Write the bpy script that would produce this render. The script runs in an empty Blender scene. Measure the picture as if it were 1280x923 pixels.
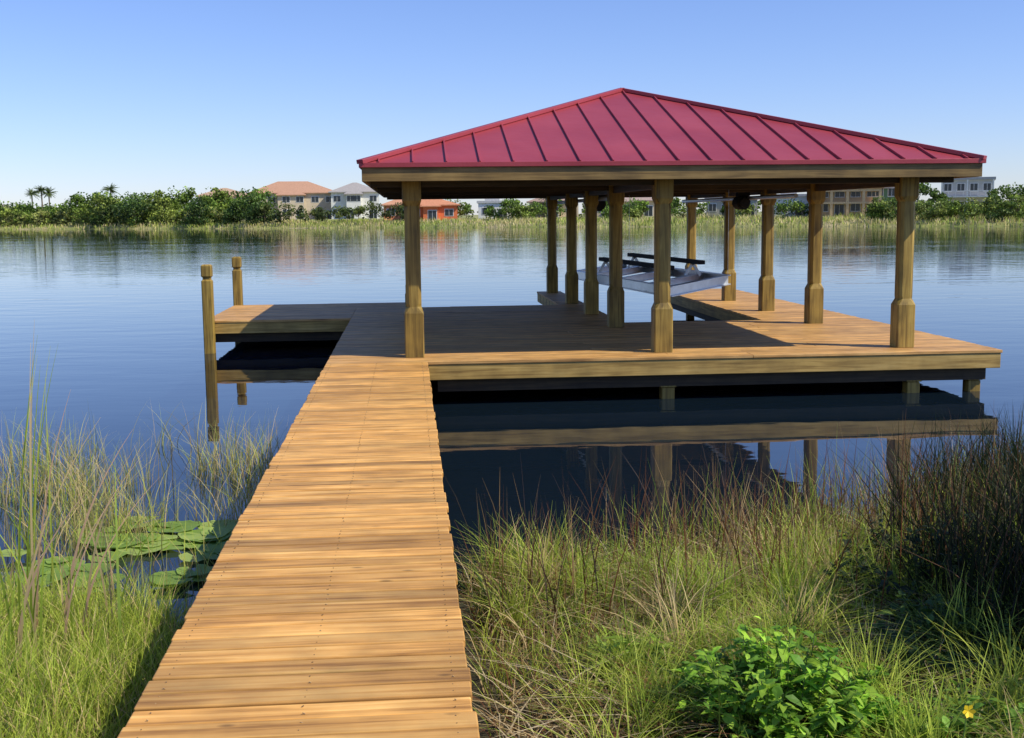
import bpy, math, random
import numpy as np
from mathutils import Vector, Matrix
random.seed(7); rng=np.random.default_rng(11)
scene=bpy.context.scene
R=math.radians

# ---------------------------------------------------------------- helpers
def link(o,parent=None):
    scene.collection.objects.link(o)
    if parent: o.parent=parent
    return o
def empty(name,loc=(0,0,0),rz=0):
    e=bpy.data.objects.new(name,None); e.location=loc; e.rotation_euler=(0,0,rz); e.empty_display_size=.3
    return link(e)
class B:
    def __init__(s): s.v=[]; s.f=[]
    def box(s,x0,x1,y0,y1,z0,z1):
        n=len(s.v)
        s.v+=[(x0,y0,z0),(x1,y0,z0),(x1,y1,z0),(x0,y1,z0),(x0,y0,z1),(x1,y0,z1),(x1,y1,z1),(x0,y1,z1)]
        s.f+=[tuple(n+i for i in q) for q in ((0,3,2,1),(4,5,6,7),(0,1,5,4),(1,2,6,5),(2,3,7,6),(3,0,4,7))]
    def beam(s,p0,p1,w,h,up=(0,0,1)):
        p0=Vector(p0);p1=Vector(p1);d=(p1-p0).normalized();u=Vector(up)
        sd=d.cross(u).normalized();u=sd.cross(d).normalized();n=len(s.v)
        for p in (p0,p1):
            for a,b in ((-1,-1),(1,-1),(1,1),(-1,1)):
                s.v.append(tuple(p+sd*(a*w/2)+u*(b*h/2)))
        s.f+=[tuple(n+i for i in q) for q in ((0,1,2,3),(7,6,5,4),(0,4,5,1),(1,5,6,2),(2,6,7,3),(3,7,4,0))]
    def cyl(s,p0,p1,r0,r1=None,k=14):
        r1=r0 if r1 is None else r1
        p0=Vector(p0);p1=Vector(p1);d=(p1-p0).normalized();a=Vector((1,0,0)) if abs(d.x)<.8 else Vector((0,1,0))
        u=d.cross(a).normalized();w=d.cross(u);n=len(s.v)
        for p,r in((p0,r0),(p1,r1)):
            for i in range(k):
                t=2*math.pi*i/k; s.v.append(tuple(p+u*(r*math.cos(t))+w*(r*math.sin(t))))
        for i in range(k):
            j=(i+1)%k; s.f.append((n+i,n+j,n+k+j,n+k+i))
        s.f.append(tuple(n+i for i in reversed(range(k)))); s.f.append(tuple(n+k+i for i in range(k)))
    def loft(s,secs,x,y):
        n=len(s.v)
        for z,a,c in secs:
            for px,py in ((a,-a+c),(a,a-c),(a-c,a),(-a+c,a),(-a,a-c),(-a,-a+c),(-a+c,-a),(a-c,-a)):
                s.v.append((x+px,y+py,z))
        m=len(secs)
        for k in range(m-1):
            for i in range(8):
                j=(i+1)%8; s.f.append((n+k*8+i,n+k*8+j,n+k*8+8+j,n+k*8+8+i))
        s.f.append(tuple(n+i for i in reversed(range(8)))); s.f.append(tuple(n+(m-1)*8+i for i in range(8)))
    def obj(s,name,mat,parent=None,bevel=0):
        m=bpy.data.meshes.new(name); m.from_pydata(s.v,[],s.f); m.update()
        o=bpy.data.objects.new(name,m); m.materials.append(mat); link(o,parent)
        if bevel:
            b=o.modifiers.new('bev','BEVEL'); b.width=bevel; b.segments=2; b.limit_method='ANGLE'
        return o
def np_mesh(name,V,F,mat,col=None,parent=None,smooth=False):
    V=np.asarray(V,dtype=np.float32);F=np.asarray(F,dtype=np.int32)
    m=bpy.data.meshes.new(name)
    m.vertices.add(len(V)); m.vertices.foreach_set('co',V.ravel())
    k=F.shape[1]; m.loops.add(F.size); m.loops.foreach_set('vertex_index',F.ravel())
    m.polygons.add(len(F)); m.polygons.foreach_set('loop_start',np.arange(0,F.size,k,dtype=np.int32))
    m.polygons.foreach_set('loop_total',np.full(len(F),k,dtype=np.int32))
    if smooth: m.polygons.foreach_set('use_smooth',np.ones(len(F),dtype=bool))
    m.update(calc_edges=True)
    if col is not None:
        a=m.color_attributes.new('col','FLOAT_COLOR','POINT')
        c=np.ones((len(V),4),dtype=np.float32); c[:,:3]=col; a.data.foreach_set('color',c.ravel())
    m.materials.append(mat); o=bpy.data.objects.new(name,m); return link(o,parent)

# ---------------------------------------------------------------- materials
def newmat(name):
    m=bpy.data.materials.new(name); m.use_nodes=True; nt=m.node_tree
    return m,nt,nt.nodes['Principled BSDF']
def ramp(nt,fac,stops):
    r=nt.nodes.new('ShaderNodeValToRGB'); e=r.color_ramp.elements
    while len(e)<len(stops): e.new(.5)
    for i,(p,c) in enumerate(stops): e[i].position=p; e[i].color=(*c,1)
    nt.links.new(fac,r.inputs[0]); return r.outputs[0]
def plain(name,c,rough=.6,metal=0,var=.15,scale=6,bump=.0):
    m,nt,p=newmat(name); L=nt.links
    tc=nt.nodes.new('ShaderNodeTexCoord'); n=nt.nodes.new('ShaderNodeTexNoise'); n.inputs['Scale'].default_value=scale; n.inputs['Detail'].default_value=5
    L.new(tc.outputs['Object'],n.inputs['Vector'])
    L.new(ramp(nt,n.outputs[0],[(.3,tuple(x*(1-var) for x in c)),(.7,tuple(min(1,x*(1+var)) for x in c))]),p.inputs['Base Color'])
    p.inputs['Roughness'].default_value=rough; p.inputs['Metallic'].default_value=metal
    if bump:
        b=nt.nodes.new('ShaderNodeBump'); b.inputs['Strength'].default_value=bump; b.inputs['Distance'].default_value=.01
        L.new(n.outputs[0],b.inputs['Height']); L.new(b.outputs[0],p.inputs['Normal'])
    return m
def wood(name,dark,mid,light,axis='X',rough=.6,spread=.35,knots=False):
    m,nt,p=newmat(name); L=nt.links; N=nt.nodes
    tc=N.new('ShaderNodeTexCoord'); geo=N.new('ShaderNodeNewGeometry')
    mul=N.new('ShaderNodeVectorMath'); mul.operation='SCALE'; mul.inputs[0].default_value=(37,53,71)
    L.new(geo.outputs['Random Per Island'],mul.inputs['Scale'])
    sc=N.new('ShaderNodeVectorMath'); sc.operation='MULTIPLY'
    sc.inputs[1].default_value={'X':(1.3,26,26),'Y':(26,1.3,26),'Z':(22,22,1.3)}[axis]
    L.new(tc.outputs['Object'],sc.inputs[0])
    ad=N.new('ShaderNodeVectorMath'); ad.operation='ADD'; L.new(sc.outputs[0],ad.inputs[0]); L.new(mul.outputs[0],ad.inputs[1])
    n1=N.new('ShaderNodeTexNoise'); n1.inputs['Scale'].default_value=1; n1.inputs['Detail'].default_value=6; n1.inputs['Distortion'].default_value=.6; L.new(ad.outputs[0],n1.inputs['Vector'])
    n2=N.new('ShaderNodeTexNoise'); n2.inputs['Scale'].default_value=3.5; n2.inputs['Detail'].default_value=4
    a2=N.new('ShaderNodeVectorMath'); a2.operation='ADD'; L.new(tc.outputs['Object'],a2.inputs[0]); L.new(mul.outputs[0],a2.inputs[1]); L.new(a2.outputs[0],n2.inputs['Vector'])
    c1=ramp(nt,n1.outputs[0],[(.3,dark),(.5,mid),(.72,light)])
    mr=N.new('ShaderNodeMapRange'); mr.inputs[3].default_value=1-spread; mr.inputs[4].default_value=1+spread*.6
    L.new(geo.outputs['Random Per Island'],mr.inputs[0])
    mr2=N.new('ShaderNodeMapRange'); mr2.inputs[1].default_value=.3; mr2.inputs[2].default_value=.7; mr2.inputs[3].default_value=.75; mr2.inputs[4].default_value=1.15
    L.new(n2.outputs[0],mr2.inputs[0])
    mm=N.new('ShaderNodeMath'); mm.operation='MULTIPLY'; L.new(mr.outputs[0],mm.inputs[0]); L.new(mr2.outputs[0],mm.inputs[1])
    if knots:
        ks=N.new('ShaderNodeVectorMath'); ks.operation='MULTIPLY'; ks.inputs[1].default_value=(2.2,5,2.2) if axis=='X' else (5,2.2,2.2); L.new(a2.outputs[0],ks.inputs[0])
        vo=N.new('ShaderNodeTexVoronoi'); vo.inputs['Scale'].default_value=1; L.new(ks.outputs[0],vo.inputs['Vector'])
        kr=N.new('ShaderNodeMapRange'); kr.inputs[1].default_value=.03; kr.inputs[2].default_value=.09; kr.inputs[3].default_value=.5; kr.inputs[4].default_value=1; L.new(vo.outputs['Distance'],kr.inputs[0])
        m3=N.new('ShaderNodeMath'); m3.operation='MULTIPLY'; L.new(mm.outputs[0],m3.inputs[0]); L.new(kr.outputs[0],m3.inputs[1]); mm=m3
    vs=N.new('ShaderNodeVectorMath'); vs.operation='SCALE'; L.new(c1,vs.inputs[0]); L.new(mm.outputs[0],vs.inputs['Scale'])
    L.new(vs.outputs[0],p.inputs['Base Color']); p.inputs['Roughness'].default_value=rough
    b=N.new('ShaderNodeBump'); b.inputs['Strength'].default_value=.35; b.inputs['Distance'].default_value=.004
    L.new(n1.outputs[0],b.inputs['Height']); L.new(b.outputs[0],p.inputs['Normal'])
    return m
def foliage(name,trans=.35,rough=.55):
    m,nt,p=newmat(name); L=nt.links; N=nt.nodes
    a=N.new('ShaderNodeAttribute'); a.attribute_name='col'
    L.new(a.outputs['Color'],p.inputs['Base Color']); p.inputs['Roughness'].default_value=rough; p.inputs['Specular IOR Level'].default_value=.3
    t=N.new('ShaderNodeBsdfTranslucent'); L.new(a.outputs['Color'],t.inputs[0])
    mx=N.new('ShaderNodeMixShader'); mx.inputs[0].default_value=trans
    L.new(p.outputs[0],mx.inputs[1]); L.new(t.outputs[0],mx.inputs[2]); L.new(mx.outputs[0],N['Material Output'].inputs[0])
    return m
M_walk=wood('walkway_boards',(.36,.165,.034),(.68,.345,.085),(.84,.50,.155),'X',.62,.34,True)
M_deck=wood('deck_boards',(.36,.17,.045),(.60,.325,.10),(.74,.45,.165),'X',.6,.22,True)
M_rim=wood('rim_timber',(.26,.155,.035),(.47,.30,.08),(.60,.41,.13),'X',.65,.15)
M_rimY=wood('rim_timber_y',(.26,.155,.035),(.47,.30,.08),(.60,.41,.13),'Y',.65,.15)
M_post=wood('post_timber',(.14,.085,.013),(.31,.20,.036),(.45,.31,.07),'Z',.6,.2)
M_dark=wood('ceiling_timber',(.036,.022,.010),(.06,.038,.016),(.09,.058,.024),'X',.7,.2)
M_alu=plain('aluminium',(.66,.68,.70),.38,.6,.08,8)
M_black=plain('black_carpet',(.02,.02,.022),.9,0,.2,30)
M_fol=foliage('foliage',.4); M_ffol=foliage('far_foliage',.2)

# ---------------------------------------------------------------- terrain
LAKE=np.array([(-4.6,7.4),(-2.6,7.3),(-1.6,6.7),(-.9,6.3),(0.2,7.3),(2.0,7.8),(4.5,8.8),(9,9.4),(20,5),(45,-4),(110,-20),(230,5),(200,70),(130,118),(82.5,155.6),(50,190),(18.4,217),(-35,250),(-93.8,291),(-200,350),(-420,380),(-520,200),(-360,40),(-150,-10),(-50,2),(-20,7),(-10,8)],dtype=float)
def lake_sd(x,y):
    x=np.asarray(x,float);y=np.asarray(y,float); d=np.full(x.shape,1e9); ins=np.zeros(x.shape,bool)
    n=len(LAKE)
    for i in range(n):
        a=LAKE[i];b=LAKE[(i+1)%n];ex,ey=b-a
        t=np.clip(((x-a[0])*ex+(y-a[1])*ey)/(ex*ex+ey*ey),0,1)
        d=np.minimum(d,np.hypot(x-a[0]-t*ex,y-a[1]-t*ey))
        c=((a[1]>y)!=(b[1]>y)); xi=(b[0]-a[0])*(y-a[1])/((b[1]-a[1]) if b[1]!=a[1] else 1e-9)+a[0]
        ins^=(c&(x<xi))
    return np.where(ins,-d,d)
def wob(x,y): return (np.sin(x*1.7+y*.9)+np.sin(x*.8-y*2.1+1)+np.sin(x*3.9+y*3.1+2)*.5)/2.5
def gz(x,y):
    d=lake_sd(x,y); r=np.hypot(x,y)
    s=np.clip(d/28,0,1); s=s*s*(3-2*s)
    far=np.clip((r-40)/60,0,1)
    land=.26*(1-np.exp(-np.maximum(d,0)/1.6))+far*(.5*(1-np.exp(-np.maximum(d,0)/2))+.9*s)+.03*wob(x*1.3,y*1.3)*np.clip(d,0,1)
    wat=-1.6*(1-np.exp(np.minimum(d,0)/3.5))
    return np.where(d>0,land,wat)
nr,na=270,400
rad=.25*1.0352**np.arange(nr); ang=np.linspace(0,2*np.pi,na,endpoint=False)
RR,AA=np.meshgrid(rad,ang,indexing='ij'); X=RR*np.sin(AA);Y=RR*np.cos(AA);Z=gz(X,Y)
V=np.stack([X,Y,Z],-1).reshape(-1,3)
i,j=np.meshgrid(np.arange(nr-1),np.arange(na),indexing='ij'); j2=(j+1)%na
F=np.stack([i*na+j,i*na+j2,(i+1)*na+j2,(i+1)*na+j],-1).reshape(-1,4)[:, ::-1]
m,nt,p=newmat('ground'); L=nt.links;N=nt.nodes
tc=N.new('ShaderNodeTexCoord'); n1=N.new('ShaderNodeTexNoise'); n1.inputs['Scale'].default_value=9;n1.inputs['Detail'].default_value=8
n2=N.new('ShaderNodeTexNoise'); n2.inputs['Scale'].default_value=.12;n2.inputs['Detail'].default_value=6
L.new(tc.outputs['Object'],n1.inputs[0]);L.new(tc.outputs['Object'],n2.inputs[0])
ca=ramp(nt,n1.outputs[0],[(.3,(.022,.018,.010)),(.5,(.05,.045,.018)),(.7,(.13,.10,.05))])
cb=ramp(nt,n2.outputs[0],[(.35,(.14,.18,.03)),(.5,(.26,.27,.08)),(.65,(.42,.36,.19))])
geo=N.new('ShaderNodeNewGeometry'); ln=N.new('ShaderNodeVectorMath');ln.operation='LENGTH';L.new(geo.outputs['Position'],ln.inputs[0])
mr=N.new('ShaderNodeMapRange');mr.inputs[1].default_value=20;mr.inputs[2].default_value=60;L.new(ln.outputs['Value'],mr.inputs[0])
mx=N.new('ShaderNodeMixRGB');L.new(mr.outputs[0],mx.inputs[0]);L.new(ca,mx.inputs[1]);L.new(cb,mx.inputs[2]);L.new(mx.outputs[0],p.inputs['Base Color'])
p.inputs['Roughness'].default_value=.95
b=N.new('ShaderNodeBump');b.inputs['Strength'].default_value=.8;b.inputs['Distance'].default_value=.05;L.new(n1.outputs[0],b.inputs['Height']);L.new(b.outputs[0],p.inputs['Normal'])
M_ground=m
np_mesh('ground',V,F,M_ground,smooth=True)
# water
m,nt,p=newmat('water'); L=nt.links;N=nt.nodes
p.inputs['Base Color'].default_value=(.006,.013,.022,1); p.inputs['Roughness'].default_value=.015; p.inputs['IOR'].default_value=1.36
p.inputs['Specular Tint'].default_value=(.64,.84,1,1)
tc=N.new('ShaderNodeTexCoord')
def wn(scale,vec,det=3):
    mp=N.new('ShaderNodeMapping'); mp.inputs['Scale'].default_value=vec; mp.inputs['Rotation'].default_value=(0,0,.25)
    L.new(tc.outputs['Object'],mp.inputs[0]); n=N.new('ShaderNodeTexNoise'); n.inputs['Scale'].default_value=scale; n.inputs['Detail'].default_value=det
    L.new(mp.outputs[0],n.inputs[0]); return n.outputs[0]
h1=wn(1.0,(.55,1.3,1)); h2=wn(4.5,(.6,1.2,1),4); h3=wn(.12,(.5,1,1),2)
ml=N.new('ShaderNodeMath');ml.operation='MULTIPLY';ml.inputs[1].default_value=.10;L.new(h2,ml.inputs[0])
adm=N.new('ShaderNodeMath');adm.operation='ADD';L.new(h1,adm.inputs[0]);L.new(ml.outputs[0],adm.inputs[1])
mr=N.new('ShaderNodeMapRange');mr.inputs[1].default_value=.38;mr.inputs[2].default_value=.62;mr.inputs[3].default_value=.5;mr.inputs[4].default_value=1.0;L.new(h3,mr.inputs[0])
geo=N.new('ShaderNodeNewGeometry'); ln=N.new('ShaderNodeVectorMath');ln.operation='LENGTH';L.new(geo.outputs['Position'],ln.inputs[0])
md=N.new('ShaderNodeMapRange');md.inputs[1].default_value=12;md.inputs[2].default_value=70;md.inputs[3].default_value=.2;md.inputs[4].default_value=1;L.new(ln.outputs['Value'],md.inputs[0])
mq=N.new('ShaderNodeMath');mq.operation='MULTIPLY';L.new(mr.outputs[0],mq.inputs[0]);L.new(md.outputs[0],mq.inputs[1])
b=N.new('ShaderNodeBump');b.inputs['Distance'].default_value=.020;L.new(mq.outputs[0],b.inputs['Strength']);L.new(adm.outputs[0],b.inputs['Height']);L.new(b.outputs[0],p.inputs['Normal'])
bb=B(); s=900; bb.v=[(-s,-s,0),(s,-s,0),(s,s,0),(-s,s,0)]; bb.f=[(0,1,2,3)]; bb.obj('lake_water',m)

# ---------------------------------------------------------------- dock
DZ=.56; WL,WR=-1.034,.195
walk=empty('boardwalk'); dock=empty('boat_dock'); 
def boards(bd,x0,x1,y0,y1,step=.146,gap=.007,jit=.006,split=None):
    y=y0
    while y<y1-.03:
        g=gap*random.uniform(.6,1.5)
        ye=min(y+step-g,y1); xs=[x0-random.uniform(0,jit)]
        if split and x1-x0>split:
            k=x0+random.choice([.25,.5,.75,.4,.62])*(x1-x0)*1.0; xs.append(k)
        xs.append(x1+random.uniform(0,jit))
        for a,c in zip(xs[:-1],xs[1:]):
            dz=random.uniform(-.003,.003)
            bd.box(a+(.002 if a!=xs[0] else 0),c-(.002 if c!=xs[-1] else 0),y,ye,DZ-.038+dz,DZ+dz)
        y+=step
b=B(); boards(b,WL,WR,-4,14.695,jit=.016,gap=.013); b.obj('boards',M_walk,walk,.006)
b=B()
for x in (WL+.06,-.42,WR-.06): b.box(x-.022,x+.022,-4,14.66,DZ-.23,DZ-.04)
b.obj('stringers',M_rimY,walk,.004)
b=B()
for y in (1,3.6,6.2,8.8,11.4,13.8):
    for x in (WL+.14,WR-.14): b.box(x-.07,x+.07,y-.07,y+.07,-1.5,DZ-.24 )
    b.box(WL+.02,WR-.02,y+.075,y+.12,DZ-.42,DZ-.235)
b.obj('pilings',M_post,walk,.006)
b=B()
y=-4
while y<14.6:
    for x in (WL+.06,-.42,WR-.06):
        for dy in (.035,.1):
            b.cyl((x+random.uniform(-.01,.01),y+dy,DZ-.001),(x,y+dy,DZ+.0035),.0024,k=6)
    y+=.146
b.obj('screws',plain('screw_steel',(.28,.19,.10),.5,.5),walk)

FB,BK=14.70,27.75; DR=7.56; SL,SR=3.5,5.85; SY=19.5
b=B()
boards(b,WL,DR,FB,SY,split=3)
boards(b,WL,SL,SY+.003,23.6,split=3)
boards(b,-3.58,WR,23.603,25.0,split=3); boards(b,-3.58,WL-.012,21.28,23.597)
boards(b,2.95,SL,23.603,BK); boards(b,SR,DR,SY+.003,BK)
b.obj('decking',M_deck,dock,.005)
bx=B();by=B();bd=B()
def rimx(x0,x1,y,s):
    bx.box(x0,x1,*sorted((y+s*.012,y+s*.055)),DZ-.235,DZ-.041); bd.box(x0+.12,x1-.12,*sorted((y+s*.16,y+s*.26)),DZ-.40,DZ-.237)
def rimy(x,y0,y1,s):
    by.box(*sorted((x+s*.012,x+s*.055)),y0,y1,DZ-.235,DZ-.041); bd.box(*sorted((x+s*.16,x+s*.26)),y0+.3,y1-.3,DZ-.40,DZ-.239)
rimx(WR+.012,DR-.012,FB,1); rimx(-3.568,WL-.01,21.28,1); rimy(WL,FB+.06,21.22,1); rimy(-3.58,21.34,24.94,1)
rimx(-3.568,WR-.012,25.0,-1); rimy(WR,23.66,24.94,-1); rimx(WR+.1,2.95,23.6,-1); rimy(2.95,23.66,BK-.06,1)
rimx(2.962,SL-.012,BK,-1); rimy(SL,SY+.0,BK-.06,-1); rimx(SL-.01,SR+.01,SY,-1); rimy(SR,SY+.0,BK-.06,1)
rimx(SR+.012,DR-.012,BK,-1); rimy(DR,FB+.06,BK-.06,-1)
y=FB+.5
while y<SY: bd.box(WL+.1,DR-.1,y,y+.04,DZ-.22,DZ-.042); y+=.6
y=SY+.4
while y<BK: bd.box(SR+.07,DR-.07,y,y+.04,DZ-.22,DZ-.042); bd.box(max(WL+.1,2.96) if y>23.5 else WL+.1,SL-.07,y,y+.04,DZ-.22,DZ-.042); y+=.6
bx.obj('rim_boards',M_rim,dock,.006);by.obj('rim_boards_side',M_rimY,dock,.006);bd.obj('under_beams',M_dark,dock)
b=B()
for x,y in [(.05,15.05),(3.25,14.95),(6.47,14.95),(7.3,14.98),(.05,18.7),(3.25,18.7),(6.47,18.7),(7.3,18.7),(7.3,21.3),(7.3,23.9),(7.3,27.4),(6.47,21.3),(6.47,23.9),(6.47,27.3),(3.25,21.3),(3.25,23.9),(3.25,27.3),(.05,21.3),(.05,23.4),(-.8,21.5),(-.8,24.8),(-.8,18.5),(6.05,19.9)]:
    b.loft([(-1.8,.085,.01),(DZ-.42,.085,.01),(DZ-.415,.07,.008),(DZ-.05,.07,.008)],x,y)
    b.box(x-.1,x+.1,y-.1,y+.1,DZ-.41,DZ-.39)
b.obj('pilings',M_post,dock,.004)
b=B()
for x,y in [(-3.49,21.19),(-3.52,25.09)]:
    b.loft([(-1.8,.09,.015),(DZ+.70,.09,.015),(DZ+.72,.068,.012),(DZ+.76,.068,.012),(DZ+.78,.09,.015),(DZ+.96,.09,.015),(DZ+.985,.06,.012)],x,y)
b.obj('mooring_posts',M_post,dock,.004)

# ---------------------------------------------------------------- pavilion
pav=empty('boathouse_pavilion')
EL,ER,EF,EB,EZ=-.56,7.18,14.6,27.95,2.965; CX=(EL+ER)/2; AY=18.6; AYb=EB-4.0; AZ=4.21
b=B()
rows=[15.28,18.78,21.35,23.95,27.25]
for x in (.05,3.25,6.47):
    for y in rows:
        if x<.1 and y>23.7: continue
        b.loft([(DZ,.122,.014),(1.12,.122,.014),(1.20,.098,.05),(1.24,.098,.04),(2.42,.098,.04),(2.46,.098,.05),(2.53,.12,.014),(2.80,.12,.014)],x,y)
b.obj('posts',M_post,pav,.004)
b=B()
for x in (.05,3.25,6.47): b.box(x-.06,x+.06,15.42,27.6,2.66,2.805)
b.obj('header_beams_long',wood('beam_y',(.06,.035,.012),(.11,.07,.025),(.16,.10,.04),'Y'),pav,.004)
b=B()
for y in rows: b.box(EL+.1,ER-.1,y-.05,y+.05,2.70,2.802)
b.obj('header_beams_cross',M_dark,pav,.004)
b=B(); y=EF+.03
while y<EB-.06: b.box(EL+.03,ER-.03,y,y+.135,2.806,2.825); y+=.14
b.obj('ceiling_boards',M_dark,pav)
b=B()
M_fas=wood('fascia_timber',(.12,.07,.018),(.24,.15,.042),(.33,.215,.07),'X',.6,.1)
b.box(EL+.02,ER-.02,EF+.02,EF+.06,2.755,2.935); b.box(EL+.02,ER-.02,EB-.06,EB-.02,2.755,2.935)
b.obj('fascia',M_fas,pav,.004)
b=B()
b.box(EL+.02,EL+.06,EF+.062,EB-.062,2.755,2.935); b.box(ER-.06,ER-.02,EF+.062,EB-.062,2.755,2.935)
b.obj('fascia_side',M_rimY,pav,.004)
m,nt,p=newmat('red_metal'); L=nt.links;N=nt.nodes
tc=N.new('ShaderNodeTexCoord');n=N.new('ShaderNodeTexNoise');n.inputs['Scale'].default_value=.9;n.inputs['Detail'].default_value=5;L.new(tc.outputs['Object'],n.inputs[0])
L.new(ramp(nt,n.outputs[0],[(.3,(.31,.036,.048)),(.7,(.40,.060,.072))]),p.inputs['Base Color'])
p.inputs['Roughness'].default_value=.40;p.inputs['Metallic'].default_value=.1
bp=N.new('ShaderNodeBump');bp.inputs['Strength'].default_value=.6;bp.inputs['Distance'].default_value=.05;L.new(n.outputs[0],bp.inputs['Height']);L.new(bp.outputs[0],p.inputs['Normal'])
M_red=m
A=(CX,AY,AZ);A2=(CX,AYb,AZ);c=[(EL,EF,EZ),(ER,EF,EZ),(ER,EB,EZ),(EL,EB,EZ)]
b=B(); b.v=[*c,A,A2]; b.f=[(0,1,4),(1,2,5,4),(2,3,5),(3,0,4,5),(3,2,1,0)]
b.obj('roof_panels',M_red,pav)
b=B(); nF=Vector((0,-(AZ-EZ),AY-EF)).normalized()
hw=(ER-EL)/2; sp=.405
x=CX-9*sp
while x<ER-.05:
    if x>EL+.05:
        f=1-abs(x-CX)/hw
        b.beam(Vector((x,EF,EZ))+nF*.014,Vector((x,EF+(AY-EF)*f,EZ+(AZ-EZ)*f))+nF*.014,.018,.030,nF)
    x+=sp
nL=Vector((-(AZ-EZ),0,hw)).normalized(); nR=Vector(((AZ-EZ),0,hw)).normalized()
y=EF+.3
while y<EB-.1:
    f=min(1,(y-EF)/(AY-EF),(EB-y)/(EB-AYb))
    b.beam(Vector((EL,y,EZ))+nL*.014,Vector((EL+hw*f,y,EZ+(AZ-EZ)*f))+nL*.014,.018,.03,nL)
    b.beam(Vector((ER,y,EZ))+nR*.014,Vector((ER-hw*f,y,EZ+(AZ-EZ)*f))+nR*.014,.018,.03,nR)
    y+=sp
b.obj('standing_seams',M_red,pav,.003)
b=B()
for q in c[:2]: b.beam(Vector(q)+Vector((0,0,.022)),Vector(A)+Vector((0,0,.022)),.11,.05)
for q in c[2:]: b.beam(Vector(q)+Vector((0,0,.022)),Vector(A2)+Vector((0,0,.022)),.11,.05)
b.beam((CX,AY,AZ+.02),(CX,AYb,AZ+.02),.14,.03)
b.box(EL-.012,ER+.012,EF-.012,EF+.0,EZ-.045,EZ+.012); b.box(EL-.012,ER+.012,EB,EB+.012,EZ-.045,EZ+.012)
b.box(EL-.012,EL,EF+.001,EB-.001,EZ-.045,EZ+.012); b.box(ER,ER+.012,EF+.001,EB-.001,EZ-.045,EZ+.012)
b.obj('hip_caps_and_drip_edge',M_red,pav,.004)

# ---------------------------------------------------------------- boat lift
lift=empty('boat_lift')
n_=Vector((4.32,19.75,.96)); r_=Vector((5.72,21.25,1.06)); l_=Vector((3.47,24.9,1.00)); q_=r_+(l_-n_)
b=B()
def ibeam(p0,p1,s=1):
    b.beam(p0,p1,.12*s,.014);b.beam(p0+Vector((0,0,.16*s)),p1+Vector((0,0,.16*s)),.12*s,.014);b.beam(p0+Vector((0,0,.08*s)),p1+Vector((0,0,.08*s)),.014,.15*s)
ibeam(n_,r_,1.0); ibeam(l_,l_+(r_-n_)*.95); ibeam(n_,l_,1.0); ibeam(r_,q_,1.0); 
for t in (.2,.5,.8): 
    ibeam(n_+(l_-n_)*t+Vector((0,0,.02)),r_+(l_-n_)*t+Vector((0,0,.02)),.8)
b.obj('cradle_beams',M_alu,lift)
b=B()
for t in (.25,.78):
    a=n_+(r_-n_)*t+Vector((0,0,.40)); e=a+(l_-n_)*.85
    a=a+(l_-n_)*.12
    b.beam(a,e,.14,.075)
b.obj('bunks',M_black,lift,.01)
b=B()
for t in (.25,.78):
    for u in (.2,.8):
        a=n_+(r_-n_)*t+(l_-n_)*u; b.beam(a+Vector((-.14,0,.14)),a+Vector((0,0,.37)),.05,.05,(0,1,0)); b.beam(a+Vector((.14,0,.14)),a+Vector((0,0,.37)),.05,.05,(0,1,0))
for x in (3.42,6.28): b.cyl((x,19.2,2.60),(x,27.3,2.60),.035)
b.obj('brackets_and_drive_shafts',M_alu,lift)
b=B()
for p_ in (n_,r_,l_,q_):
    b.cyl(p_+Vector((0,0,.14)),(p_.x,p_.y,2.80),.003,k=6)
b.obj('cables',M_alu,lift)
b=B()
for x,y in ((6.2,21.9),(3.5,21.9)):
    b.cyl((x-.02,y,2.52),(x-.02,y+.36,2.52),.13);b.cyl((x-.02,y-.10,2.52),(x-.02,y-.02,2.52),.09); b.box(x-.12,x+.1,y+.02,y+.2,2.62,2.80)
b.obj('lift_motors',M_black,lift,.01)

# ---------------------------------------------------------------- vegetation builders
def blades(name,P,h,w,az,lean,col,K=4,mat=None,parent=None,tipcol=1.25,face=None,root=.6):
    n=len(P); t=np.linspace(0,1,K+1)[None,:]
    dx=np.cos(az)[:,None];dy=np.sin(az)[:,None];H=h[:,None];Ln=lean[:,None]
    cx=P[:,0:1]+dx*Ln*H*t**1.9; cy=P[:,1:2]+dy*Ln*H*t**1.9; cz=P[:,2:3]+H*t*(1-.35*np.minimum(Ln,1.6)*t)
    fa=(rng.uniform(0,np.pi,n) if face is None else face)[:,None]
    ww=w[:,None]*(1-t**1.6*.93)*.5
    sx=np.cos(fa)*ww; sy=np.sin(fa)*ww
    V=np.empty((n,K+1,2,3)); V[:,:,0,0]=cx-sx;V[:,:,0,1]=cy-sy;V[:,:,0,2]=cz;V[:,:,1,0]=cx+sx;V[:,:,1,1]=cy+sy;V[:,:,1,2]=cz
    base=(np.arange(n)*(K+1)*2)[:,None];k=np.arange(K)[None,:]*2
    F=np.stack([base+k,base+k+1,base+k+3,base+k+2],-1).reshape(-1,4)
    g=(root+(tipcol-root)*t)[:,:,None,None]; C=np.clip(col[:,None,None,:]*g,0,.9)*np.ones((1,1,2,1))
    return np_mesh(name,V.reshape(-1,3),F,mat or M_fol,C.reshape(-1,3),parent)
def pick(n,cols,pr,var=.2):
    c=np.array(cols)[rng.choice(len(cols),n,p=np.array(pr)/sum(pr))]; return c*rng.uniform(1-var,1+var,(n,1))
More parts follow.
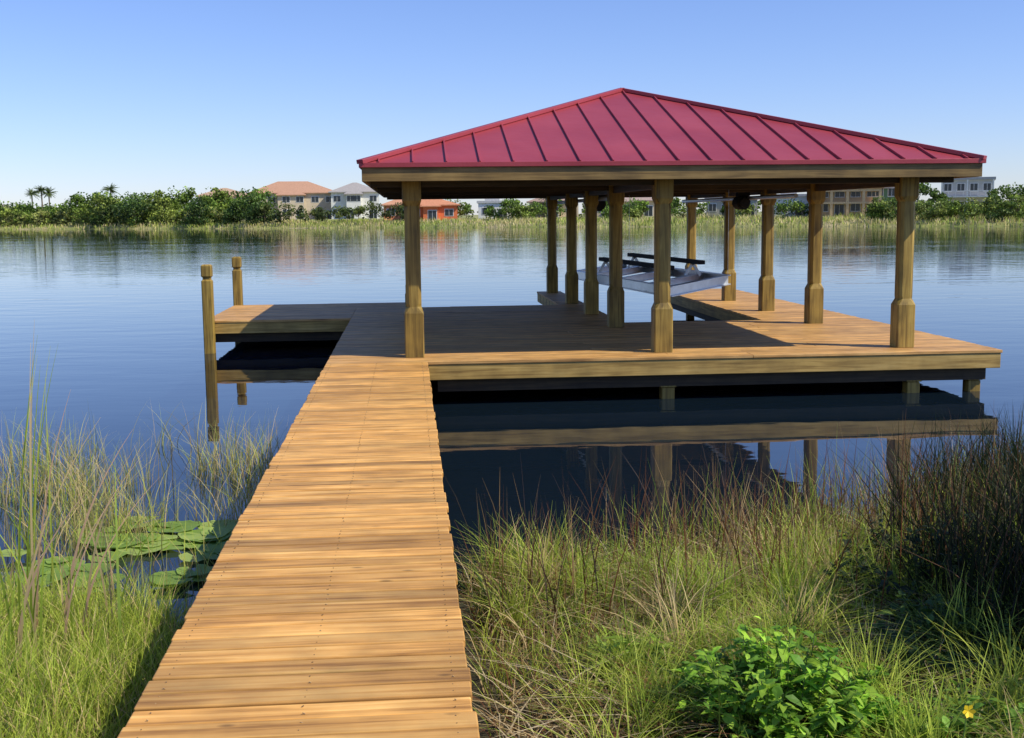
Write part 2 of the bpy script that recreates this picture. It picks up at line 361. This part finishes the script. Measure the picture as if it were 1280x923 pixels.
def scatter(n,x0,x1,y0,y1,dmin=-9,dmax=99,dens=None):
    x=rng.uniform(x0,x1,n*2);y=rng.uniform(y0,y1,n*2)
    d=lake_sd(x,y);k=(d>dmin)&(d<dmax)&((x<WL-.05)|(x>WR+.05))
    k&=(x<.9+y*.54)&(x>-.9-y*.36)
    if dens is not None: k&=rng.uniform(0,1,n*2)<dens(x,y,d)
    x=x[k][:n];y=y[k][:n]; return np.stack([x,y,gz(x,y)-.02],-1)
G1=(.25,.35,.035);G2=(.50,.58,.085);G3=(.07,.12,.018);ST=(.72,.54,.26);ST2=(.38,.24,.10);RD=(.22,.085,.035)
# left bank
P=scatter(28000,-4.2,-1.10,2.4,7.5,dmin=-.3)
n=len(P); hh=rng.uniform(.14,.44,n)*(1+.25*wob(P[:,0]*2,P[:,1]*2))*np.clip(.45+(-1.0-P[:,0])*1.1,.45,1)
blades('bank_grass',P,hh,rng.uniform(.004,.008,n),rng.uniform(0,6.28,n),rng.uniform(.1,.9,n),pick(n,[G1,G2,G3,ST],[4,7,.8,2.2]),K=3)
# right bank green grass, patchy
P=scatter(25000,.3,6.5,2.8,8.9,dmin=-.25,dens=lambda x,y,d:np.clip(.42+.75*wob(x*1.3+3,y*1.3),.03,1))
n=len(P); pv=wob(P[:,0]*1.3+1,P[:,1]*1.3)
cols=pick(n,[G1,G2,G3],[4,6,1.5]); st=pick(n,[ST,ST2,RD],[4,3,3]); use=(rng.uniform(0,1,n)<np.clip(.26-.30*pv+.08*(P[:,1]-5.5),.04,.8))[:,None]
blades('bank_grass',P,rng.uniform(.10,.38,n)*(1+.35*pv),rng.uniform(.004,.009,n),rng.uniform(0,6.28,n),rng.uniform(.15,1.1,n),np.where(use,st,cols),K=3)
TP=[];NT=135
for _ in range(NT):
    x=rng.uniform(.4,4.0);y=rng.uniform(3.8,7.4)
    k=110; TP.append(np.stack([x+rng.normal(0,.045,k),y+rng.normal(0,.045,k),np.full(k,float(gz(np.array([x]),np.array([y]))[0])-.02)],-1))
P=np.vstack(TP); n=len(P); tc_=np.repeat(pick(NT,[G1,G2,(.38,.50,.06),G3,ST],[3,5,3,1,1]),110,0)
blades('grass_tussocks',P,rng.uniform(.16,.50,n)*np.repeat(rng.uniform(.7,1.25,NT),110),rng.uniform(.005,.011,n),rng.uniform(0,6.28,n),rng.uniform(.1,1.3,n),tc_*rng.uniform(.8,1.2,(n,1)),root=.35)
# dead straw thatch
P=scatter(9500,.3,6.5,2.8,8.4,dmin=0,dens=lambda x,y,d:np.clip(.5-.6*wob(x*1.3+3,y*1.3),.1,1)); P[:,2]+=.03; n=len(P)
blades('dead_grass_thatch',P,rng.uniform(.12,.40,n),rng.uniform(.005,.012,n),rng.uniform(0,6.28,n),rng.uniform(1.2,2.6,n),pick(n,[ST,ST2,(.76,.62,.38),RD],[4,4,3,1.5]),tipcol=1.0,root=.8)
# water-edge sedge on the right
P=scatter(6500,.35,7.5,6.0,10.0,dmin=-1.0,dmax=1.6,dens=lambda x,y,d:np.clip(.45+.7*wob(x*2.6,y*1.7),.04,1)*np.clip(1.15+d*.9,.08,1)*np.clip(.55+x*.12,.4,1)); n=len(P)
blades('shore_sedge',P,rng.uniform(.25,.72,n)*(1+.35*wob(P[:,0]*2.3,P[:,1]))*np.clip(.80+.07*P[:,0],.7,1.2),rng.uniform(.005,.010,n),rng.uniform(0,6.28,n),rng.uniform(.02,.55,n),pick(n,[G1,G2,ST,RD,ST2],[4,4,2.5,2.6,2.2]))
P=scatter(700,.4,7.5,5.8,9.8,dmin=-.7,dmax=2.2); n=len(P)
blades('dry_reed_stalks',P,rng.uniform(.45,.95,n),rng.uniform(.006,.011,n),rng.uniform(0,6.28,n),rng.uniform(.0,.4,n),pick(n,[RD,ST2,(.14,.09,.07)],[3,3,2]),tipcol=1)
# tall rushes to the right, corner shade put into their dark colour
P=scatter(8000,2.6,6.8,5.0,9.8,dmin=-.7,dmax=4,dens=lambda x,y,d:np.clip((x/y-.40)/.12,0,1)); n=len(P)
blades('shade_toned_rushes',P,rng.uniform(.35,1.0,n),rng.uniform(.007,.015,n),rng.uniform(0,6.28,n),rng.uniform(.02,.7,n),pick(n,[(.016,.030,.008),(.028,.026,.014),(.05,.065,.018),(.20,.10,.05)],[3,2,1,.5]))
# left emergent sedge
P=scatter(6600,-5.2,-1.15,7.4,12.6,dmin=-6,dmax=0,dens=lambda x,y,d:np.clip(wob(x*2.1+1,y*1.6+2)*1.3+.25,0,1)*np.exp(-((y-9.8)/2.0)**2)*np.clip((x+5.2)/1.5,.25,1)); n=len(P); P[:,2]=-.05
blades('emergent_sedge',P,rng.uniform(.25,.66,n),rng.uniform(.004,.009,n),rng.uniform(0,6.28,n),rng.uniform(.05,.8,n),pick(n,[(.58,.54,.17),ST,G2,(.32,.34,.09)],[4,4,2,1.6]))
# tall reeds left
P=scatter(60,-3.2,-1.6,5.0,8.2,dmin=-1,dmax=2.2); n=len(P)
blades('tall_reeds',P,rng.uniform(.6,1.15,n),rng.uniform(.008,.015,n),rng.uniform(0,6.28,n),rng.uniform(.02,.5,n),pick(n,[G1,G2,ST,(.62,.40,.24)],[3,3,3,3]),K=8,face=rng.uniform(-.5,.5,n))
Pt=np.array([(-2.02,6.1),(-1.93,6.0),(-2.10,6.6),(-2.00,6.3),(-2.25,7.1),(-1.86,6.3),(-1.80,6.5),(-1.52,6.1),(-2.3,7.2),(-1.98,6.7),(-1.75,6.2),(-2.05,6.2),(-1.98,5.9),(-2.12,6.4),(-1.95,5.8),(-1.88,5.9),(-1.78,6.0),(-1.96,6.5),(-1.70,6.6),(-1.90,5.7)])
P=np.column_stack([Pt,gz(Pt[:,0],Pt[:,1])-.02]); n=len(P)
blades('tall_reeds',P,np.array([1.75,1.6,1.85,1.5,1.7,1.35,1.3,1.10,1.75,1.2,1.1,1.4,1.3,1.65,1.2,1.7,1.25,1.5,1.3,1.45]),np.array([.012,.014,.013,.013,.012,.018,.015,.018,.012,.010,.014,.013,.014,.012,.014,.014,.012,.012,.012,.014]),
  np.array([.5,1.2,-.6,.2,.4,.1,-.4,1.5,.6,.1,.3,2.8,2.6,.8,.0,1.4,.2,1.6,3.0,.1]),np.array([.10,.12,.08,.16,.10,.30,.3,.06,.14,.45,.4,.3,.3,.12,.4,.08,.35,.06,.2,.3]),
  np.array([G1,G1,ST,(.66,.42,.25),G2,(.70,.45,.27),ST,(.44,.60,.10),G1,ST,(.66,.42,.25),G2,G1,G2,(.66,.44,.27),ST,(.7,.46,.28),G2,ST,ST]),K=10,face=np.zeros(n)+.1)
# lily pads
V=[];Fq=[];C=[]
pads=0
while pads<44:
    x=random.uniform(-3.0,-1.3);y=random.uniform(7.4,9.5)
    if pads%3 and not(-2.3<x<-1.35): continue
    r=random.uniform(.09,.20);a0=random.uniform(0,6.28);base=len(V);K=22
    tl=random.uniform(-.06,.06);cc=np.array(random.choice([(.34,.50,.10),(.46,.60,.15),(.27,.42,.08)])); zo=pads*.0007
    V.append((x,y,.010+zo));C.append(cc*.9)
    for k in range(K):
        a=a0+.25+(6.28-.5)*k/(K-1); rr=r*(1+.04*math.sin(5*a)); V.append((x+rr*math.cos(a),y+rr*math.sin(a),.014+zo+.012*random.random()+abs(tl*rr*math.cos(a)*2)));C.append(cc)
    for k in range(K-1): Fq.append((base,base+1+k,base+2+k))
    pads+=1
np_mesh('lily_pads',V,Fq,M_fol,np.array(C))
def leafmesh(name,centers,cols,size=.08,parent=None,asp=.28):
    n=len(centers); az=rng.uniform(0,6.28,n); el=rng.uniform(-.5,.9,n); L_=rng.uniform(.6,1.3,n)*size
    d=np.stack([np.cos(az)*np.cos(el),np.sin(az)*np.cos(el),np.sin(el)],-1)
    sd=np.stack([-np.sin(az),np.cos(az),np.zeros(n)],-1)+rng.normal(0,.25,(n,3))
    w=(L_*asp)[:,None]; dn=np.array([0,0,1.])*L_[:,None]
    b0=centers; t1=centers+d*L_[:,None]*.35; t2=centers+d*L_[:,None]*.7-dn*.06; tip=centers+d*L_[:,None]-dn*.22
    V=np.stack([b0,t1-sd*w+dn*.05,t2-sd*w*.7,tip,t2+sd*w*.7,t1+sd*w+dn*.05,t1,t2],1).reshape(-1,3)
    o=(np.arange(n)*8)[:,None,None]
    F=(np.array([[0,1,6,6],[1,2,7,6],[2,3,7,7],[3,4,7,7],[4,5,6,7],[5,0,6,6]])[None]+o)
    quads=F[:,[1,4]].reshape(-1,4); tris=F[:,[0,2,3,5]][...,:3].reshape(-1,3)
    allf=[tuple(q) for q in quads.tolist()]+[tuple(q) for q in tris.tolist()]
    m=bpy.data.meshes.new(name); m.from_pydata(V.tolist(),[],allf); m.update()
    a=m.color_attributes.new('col','FLOAT_COLOR','POINT'); c=np.ones((len(V),4),dtype=np.float32); c[:,:3]=np.repeat(cols,8,0); a.data.foreach_set('color',c.ravel())
    m.materials.append(M_fol); o_=bpy.data.objects.new(name,m); return link(o_,parent)
def leafy_plant(name,x,y,hgt,rad,nst,cl,size=.08,z0=None,asp=.28,nl=26):
    e=empty(name); z=float(gz(np.array([x]),np.array([y]))[0]) if z0 is None else z0
    b=B();cs=[];cc=[]
    for i in range(nst):
        a=random.uniform(0,6.28);rr=rad*math.sqrt(random.random());H=hgt*(1-.45*(rr/rad)**2)*random.uniform(.6,1.15)
        p0=Vector((x+math.cos(a)*rr*.45,y+math.sin(a)*rr*.45,z-.02));p1=Vector((x+math.cos(a)*rr,y+math.sin(a)*rr,z+H))
        b.cyl(p0,p1,.004,.002,5); f=random.uniform(.65,1.3)
        for k in range(nl):
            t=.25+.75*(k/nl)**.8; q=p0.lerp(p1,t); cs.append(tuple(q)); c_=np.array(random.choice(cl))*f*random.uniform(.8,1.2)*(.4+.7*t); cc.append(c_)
    b.obj('stems',plain(name+'_stem',(.10,.14,.04)),e)
    leafmesh('leaves',np.array(cs)+rng.normal(0,.008,(len(cs),3)),np.array(cc),size,e,asp); return e
leafy_plant('leafy_shrub',1.48,4.50,.42,.44,110,[(.26,.48,.04),(.38,.60,.06),(.13,.28,.03)],.07,asp=.2)
leafy_plant('leafy_shrub',2.15,4.25,.28,.35,44,[(.14,.28,.035),(.22,.38,.06)],.06,asp=.2)
leafy_plant('broadleaf_weed',1.05,5.3,.24,.25,26,[(.38,.50,.08),(.30,.44,.06)],.12,asp=.08,nl=14)
leafy_plant('broadleaf_weed',3.0,6.2,.45,.8,80,[(.02,.04,.012),(.04,.065,.015)],.07,asp=.2)  # greens darkened, the shadow over this spot is in the leaf colour
leafy_plant('broadleaf_weed',2.55,5.2,.32,.5,60,[(.05,.10,.02),(.08,.14,.025)],.07,asp=.2)
leafy_plant('added_shade_bush',3.95,4.75,1.95,1.15,140,[(.03,.06,.015),(.05,.09,.02)],.12,nl=46)  # bush added mostly out of frame to cast shade on the right bank
# yellow flower
fl=empty('yellow_flower'); b=B(); fx,fy=1.96,4.02; fz=float(gz(np.array([fx]),np.array([fy]))[0])
b.cyl((fx,fy,fz),(fx+.02,fy-.02,fz+.32),.003,.002,6); b.obj('stem',plain('flower_stem',(.1,.2,.04)),fl)
V=[];Fq=[]
for k in range(6):
    a=k*1.047; d=Vector((math.cos(a),-.35+.3*math.sin(a),math.sin(a))).normalized(); s_=Vector((-math.sin(a),0,math.cos(a)))
    o=Vector((fx+.02,fy-.03,fz+.325)); i0=len(V); V+=[tuple(o),tuple(o+d*.018-s_*.009),tuple(o+d*.028),tuple(o+d*.018+s_*.009)]; Fq.append((i0,i0+1,i0+2,i0+3))
np_mesh('petals',V,Fq,plain('petal',(.85,.60,.02),.5),parent=fl)

# ---------------------------------------------------------------- far shore
def pol(bdeg,d):
    a=R(bdeg); x,y=d*math.sin(a),d*math.cos(a); return x,y,float(gz(np.array([x]),np.array([y]))[0])
def shore_d(bdeg):
    ds=np.arange(120,420,1.0); a=R(bdeg); s=lake_sd(ds*math.sin(a),ds*math.cos(a)); return float(ds[np.argmax(s>0)])
TV=[];TC=[]
trunks=B()
def crown(x,y,z,h,w,base,n=420,leaf=.42,lowfrac=.15):
    nc=max(6,int(w*2.2)); cl=[]; n=int(n*1.5)
    for i in range(nc):
        a=random.uniform(0,6.28);r=w*.36*math.sqrt(random.random());t=random.uniform(lowfrac+.08,.86)
        cl.append((x+r*math.cos(a)*(1.15-t*.5),y+r*math.sin(a)*(1.15-t*.5),z+h*t,w*random.uniform(.13,.24),random.uniform(.6,1.35)))
    trunks.cyl((x,y,z-.3),(x+.1,y,z+h*.55),.03*h*.5,.012*h*.5,7)
    for c_ in cl[:5]: trunks.cyl((x,y,z+h*.3),(c_[0],c_[1],c_[2]),.06,.03,5)
    C=np.array(cl); k=rng.integers(0,nc,n); u=rng.normal(0,1,(n,3)); u/=np.linalg.norm(u,axis=1)[:,None]
    rr=C[k,3]*rng.uniform(.5,1.10,n); ctr=C[k,:3]+u*rr[:,None]*np.array([1,1,.8])
    s=leaf*rng.uniform(.5,1.2,n); a=rng.normal(0,1,(n,3));a/=np.linalg.norm(a,axis=1)[:,None]; bvec=np.cross(a,rng.normal(0,1,(n,3)));bvec/=np.linalg.norm(bvec,axis=1)[:,None]
    Vq=np.stack([ctr-a*s[:,None]*.5,ctr+bvec*s[:,None]*.4,ctr+a*s[:,None]*.5,ctr-bvec*s[:,None]*.4],1)
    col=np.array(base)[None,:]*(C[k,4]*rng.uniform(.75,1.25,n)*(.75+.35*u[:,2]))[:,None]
    TV.append(Vq.reshape(-1,3));TC.append(np.repeat(np.clip(col,0.004,1),4,0))
gA=[(.15,.25,.035),(.21,.31,.045),(.11,.19,.03),(.26,.33,.06)]
for i in range(62):
    bd=-24+17.5*(i+random.random())/62; sd=shore_d(bd); x,y,z=pol(bd,sd+random.uniform(9,30))
    crown(x,y,z,random.uniform(4.2,8.2)*(1 if bd>-15 else .72),random.uniform(6,10),random.choice(gA),520,.6)
for i in range(64):
    bd=-24+15.5*(i+random.random())/64; sd=shore_d(bd); x,y,z=pol(bd,sd+random.uniform(6,10))
    crown(x,y,z,random.uniform(2.0,4.4),random.uniform(4,7),random.choice([(.32,.40,.07),(.24,.33,.05),(.36,.39,.11)]),260,.5,.0)
for bd,h,w in [(-9.4,6.0,8),(-8.0,4.6,6),(-12.4,7.0,10),(-13.6,5.5,7),(-7.0,5.0,7)]:
    x,y,z=pol(bd,shore_d(bd)+5); crown(x,y,z,h,w,(.07,.13,.025),900,.5,.02)
for bd in np.arange(-6.6,.2,.55):
    x,y,z=pol(bd+random.uniform(-.15,.15),shore_d(bd)+random.uniform(5,12)); crown(x,y,z,random.uniform(3.0,4.8),random.uniform(3.4,5.4),random.choice([(.09,.13,.03),(.15,.19,.04)]),300,.4,.2)
for i in range(60):
    bd=random.uniform(.5,20); x,y,z=pol(bd,shore_d(bd)+random.uniform(10,34)); crown(x,y,z,random.uniform(2.3,4.4),random.uniform(3,6),random.choice(gA),260,.4,.1)
for i in range(60):
    bd=random.uniform(21.6,31); x,y,z=pol(bd,shore_d(bd)+random.uniform(3,16)); crown(x,y,z,random.uniform(1.8,3.8),random.uniform(3,5),random.choice([(.24,.34,.05),(.30,.36,.08),(.16,.24,.04)]),280,.34,.0)
for bd,d,h,w in [(27.4,18,5.2,7),(28.3,18,5.6,7),(23.4,28,5.2,5),(29.6,25,6,8),(26.7,22,4.6,4),(24.3,24,4.2,4)]:
    x,y,z=pol(bd,shore_d(bd)+d); crown(x,y,z,h,w,(.12,.19,.035),700,.42,.05)
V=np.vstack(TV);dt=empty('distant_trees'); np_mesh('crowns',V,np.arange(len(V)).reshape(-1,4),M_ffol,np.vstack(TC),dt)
trunks.obj('trunks',plain('bark',(.10,.075,.05),.9),dt)
bd=np.radians(rng.uniform(-26,34,24000)); n=len(bd)
sdl=np.array([shore_d(q) for q in np.linspace(-26,34,240)]); sh=np.interp(np.degrees(bd),np.linspace(-26,34,240),sdl)
dd=sh+rng.uniform(-1.0,18,n)**1.0; x=dd*np.sin(bd);y=dd*np.cos(bd); P=np.stack([x,y,np.maximum(gz(x,y),-.1)],-1)
pt=wob(x*.13,y*.13)[:,None]
cg=np.where(rng.uniform(0,1,(n,1))<.5+.4*pt,pick(n,[(.28,.37,.06),(.42,.48,.10)],[1,1]),pick(n,[(.54,.48,.19),(.62,.52,.28)],[1,1]))
blades('far_shore_reeds',P,rng.uniform(.3,.9,n)*(1+.5*wob(x*.3,y*.2)),rng.uniform(.10,.2,n),rng.uniform(0,6.28,n),rng.uniform(.05,.6,n),cg,K=2,mat=M_ffol,root=.85)
def palm(bdg,d,h):
    x,y,z=pol(bdg,shore_d(bdg)+d); e=empty('palm_tree',(x,y,z)); b=B()
    b.cyl((0,0,-.3),(.15,0,h*.5),.24,.18,9);b.cyl((.15,0,h*.5),(.1,0,h),.18,.16,9);b.obj('trunk',plain('palm_bark',(.18,.14,.10),.9),e)
    V=[];C=[];F=[]
    for k in range(44):
        a=random.uniform(0,6.28);el=random.uniform(-.35,1.3);Lf=random.uniform(2.4,3.4);prev=None
        for s in range(9):
            t=s/8; q=Vector((.1+math.cos(a)*math.cos(el)*Lf*t,math.sin(a)*math.cos(el)*Lf*t,h+math.sin(el)*Lf*t-1.3*t*t)); 
            if prev is not None:
                sd=Vector((-math.sin(a),math.cos(a),0)); w=.5*math.sin(math.pi*min(1,t+.12))
                for sg in (-1,1):
                    i0=len(V); V+=[tuple(prev),tuple(prev.lerp(q,.8)),tuple(q+sd*sg*w-Vector((0,0,w*.5)))]; F.append((i0,i0+1,i0+2)); C+=[(.10,.14,.04)]*3
            prev=q
    np_mesh('fronds',V,F,M_ffol,np.array(C),e)
palm(-16.3,22,8.0);palm(-16.0,26,7.4);palm(-13.4,24,7.9);palm(-16.7,34,7.2);palm(6.6,30,4.2)
M_glass=plain('window_glass',(.03,.04,.05),.12,0,.1,2); M_trim=plain('white_trim',(.75,.74,.72),.6)
def house(name,bdg,extra,w,dp,st,wc,rc,rise=2.6,flat=False,sh_=3.0,zoff=0,nw=4,balcony=False,rot=0,cols=False):
    d=shore_d(bdg)+extra; x,y,z=pol(bdg,d); e=empty(name,(x,y,z+zoff),R(-bdg+rot)); H=sh_*st
    Mw=plain(name+'_wall',wc,.8,0,.08,1.5);Mr=plain(name+'_roof',rc,.8,0,.15,3)
    b=B();b.box(-w/2,w/2,0,dp,-1,H)
    if w>9 and not cols: b.box(-w*.18,w*.12,-1.6,.02,-1,H*.92)
    if cols:
        for k in range(nw+1):
            xx=-w/2+k*w/nw; b.box(xx-.22,xx+.22,-1.9,-1.45,-1,H-.01)
        b.box(-w/2-.2,w/2+.2,-1.95,-.01,H-.5,H-.012); b.box(-w/2-.2,w/2+.2,-1.93,-.01,sh_-.15,sh_+.15)
    b.obj('walls',Mw,e)
    b=B()
    if flat:
        b.box(-w/2-.3,w/2+.3,-.3,dp+.3,H,H+.45); b.box(-w*.3,w*.15,1,dp-1,H+.44,H+1.3)
    else:
        def hip(x0,x1,y0,y1,z0,r):
            n=len(b.v); o=.6; x0-=o;x1+=o;y0-=o;y1+=o; hw=(y1-y0)/2; hw=min(hw,(x1-x0)/2*.98)
            b.v.extend([(x0,y0,z0),(x1,y0,z0),(x1,y1,z0),(x0,y1,z0),(x0,y0,z0+.2),(x1,y0,z0+.2),(x1,y1,z0+.2),(x0,y1,z0+.2),(x0+hw,(y0+y1)/2,z0+r),(x1-hw,(y0+y1)/2,z0+r)])
            b.f.extend([tuple(n+i for i in q) for q in ((3,2,1,0),(0,1,5,4),(1,2,6,5),(2,3,7,6),(3,0,4,7),(4,5,9,8),(5,6,9),(6,7,8,9),(7,4,8))])
        hip(-w/2,w/2,-1.6 if cols else 0,dp,H,rise)
        if w>9 and not cols: hip(-w*.18,w*.12,-1.6,dp*.45,H*.92,rise*.6)
    b.obj('roof',Mr,e)
    g=B();t=B()
    for s in range(st):
        for k in range(nw):
            xx=-w/2+(k+.5)*w/nw; zz=s*sh_+1.0; ww=min(1.6,w/nw*.55); yy=-.0
            if w>9 and not cols and -w*.18-ww/2<xx<w*.12+ww/2:
                xx=max(-w*.18+ww/2+.15,min(w*.12-ww/2-.15,xx)); yy=-1.6
            if s==0 and k%2==1: zz=.05; hh=2.0
            else: hh=1.25
            t.box(xx-ww/2-.12,xx+ww/2+.12,yy-.05,yy+.05,zz-.12,zz+hh+.12); g.box(xx-ww/2,xx+ww/2,yy-.08,yy+.03,zz,zz+hh)
            t.box(xx-.03,xx+.03,yy-.1,yy-.07,zz,zz+hh)
    if balcony:
        t.box(-w/2,w/2,-1.5,0,sh_-.1,sh_+.1)
        for k in range(int(w/1.2)+1): t.box(-w/2+k*1.2-.04,-w/2+k*1.2+.04,-1.5,-1.42,sh_,sh_+1)
        t.box(-w/2,w/2,-1.52,-1.44,sh_+.95,sh_+1.05)
        for xx in (-w/2+.1,0,w/2-.1): t.box(xx-.12,xx+.12,-1.48,-1.3,-1,H)
    g.obj('windows',M_glass,e);t.obj('trim',M_trim,e)
CR=(.62,.50,.34)
house('tan_tile_roof_house',-5.3,44,20,13,2,(.62,.52,.38),(.48,.27,.17),3.0,nw=6)
house('tan_tile_roof_house',-8.4,52,13,12,2,(.6,.52,.42),(.46,.31,.2),2.2,sh_=2.9)
house('white_house',-2.45,46,11,10,2,(.74,.73,.68),(.36,.33,.31),2.4,nw=4)
house('orange_stucco_house',1.15,16,10,8,1,(.74,.19,.07),(.58,.25,.13),1.6,nw=3)
house('peach_stucco_house',-.45,20,6,7,1,(.78,.30,.14),(.55,.28,.16),1.5,nw=2)
house('white_modern_house',4.1,20,6.5,7,1,(.8,.8,.78),(.5,.5,.5),flat=True,nw=2,sh_=3.2)
house('cream_house',6.9,34,10,8,1,CR,(.35,.25,.2),1.8,nw=3)
house('cream_house',10.3,40,12,8,1,CR,(.4,.3,.25),1.8,nw=4)
house('grey_modern_house',15.2,24,9,8,1,(.45,.43,.38),(.3,.3,.3),flat=True,nw=4)
house('white_modern_house',17.9,20,6,7,1,(.78,.76,.7),(.5,.5,.5),flat=True,nw=2,sh_=3.4)
house('tan_columned_house',20.4,18,10,9,2,(.72,.50,.26),(.50,.34,.22),1.3,nw=4,sh_=2.3,cols=True)
house('green_sheathed_house',22.05,20,3.8,8,2,(.15,.26,.15),(.5,.45,.4),flat=True,nw=2,sh_=2.2)
house('grey_balcony_house',25.5,46,8.5,9,2,(.46,.46,.44),(.38,.38,.38),flat=True,nw=4,sh_=2.9,balcony=True)
house('distant_house',-18.2,46,12,9,1,(.65,.60,.54),(.4,.33,.29),2,nw=3)

# ---------------------------------------------------------------- light, sky, camera
sdir=Vector((2.1,-1.0,2.3)).normalized()
sun=bpy.data.lights.new('sun','SUN');sun.energy=5.0;sun.angle=R(.5);sun.color=(1,.93,.76)
so=bpy.data.objects.new('sun',sun);so.rotation_euler=sdir.to_track_quat('Z','Y').to_euler();link(so)
w=bpy.data.worlds.new('World');scene.world=w;w.use_nodes=True;nt=w.node_tree
sky=nt.nodes.new('ShaderNodeTexSky');sky.sky_type='NISHITA';sky.sun_disc=False;sky.sun_elevation=math.asin(sdir.z);sky.sun_rotation=math.atan2(sdir.x,sdir.y)
sky.air_density=1.0;sky.dust_density=.1;sky.ozone_density=2.2
mu=nt.nodes.new('ShaderNodeMixRGB');mu.blend_type='MULTIPLY';mu.inputs[0].default_value=1;mu.inputs[2].default_value=(.90,1.0,1.45,1)
bg=nt.nodes['Background'];bg.inputs[1].default_value=.110
nt.links.new(sky.outputs[0],mu.inputs[1]);nt.links.new(mu.outputs[0],bg.inputs[0])
cam=bpy.data.cameras.new('camera');co=bpy.data.objects.new('camera',cam);link(co);scene.camera=co
cam.sensor_width=36;cam.lens=1500/1280*36;cam.clip_end=6000;cam.clip_start=.05
Mx=Matrix.Rotation(R(-4.84),4,'Z')@Matrix.Rotation(R(90-7.35),4,'X')@Matrix.Rotation(R(-.6),4,'Z')
Mx.translation=Vector((0,0,2.35)); co.matrix_world=Mx
scene.view_settings.view_transform='Standard';scene.view_settings.look='None';scene.view_settings.exposure=0
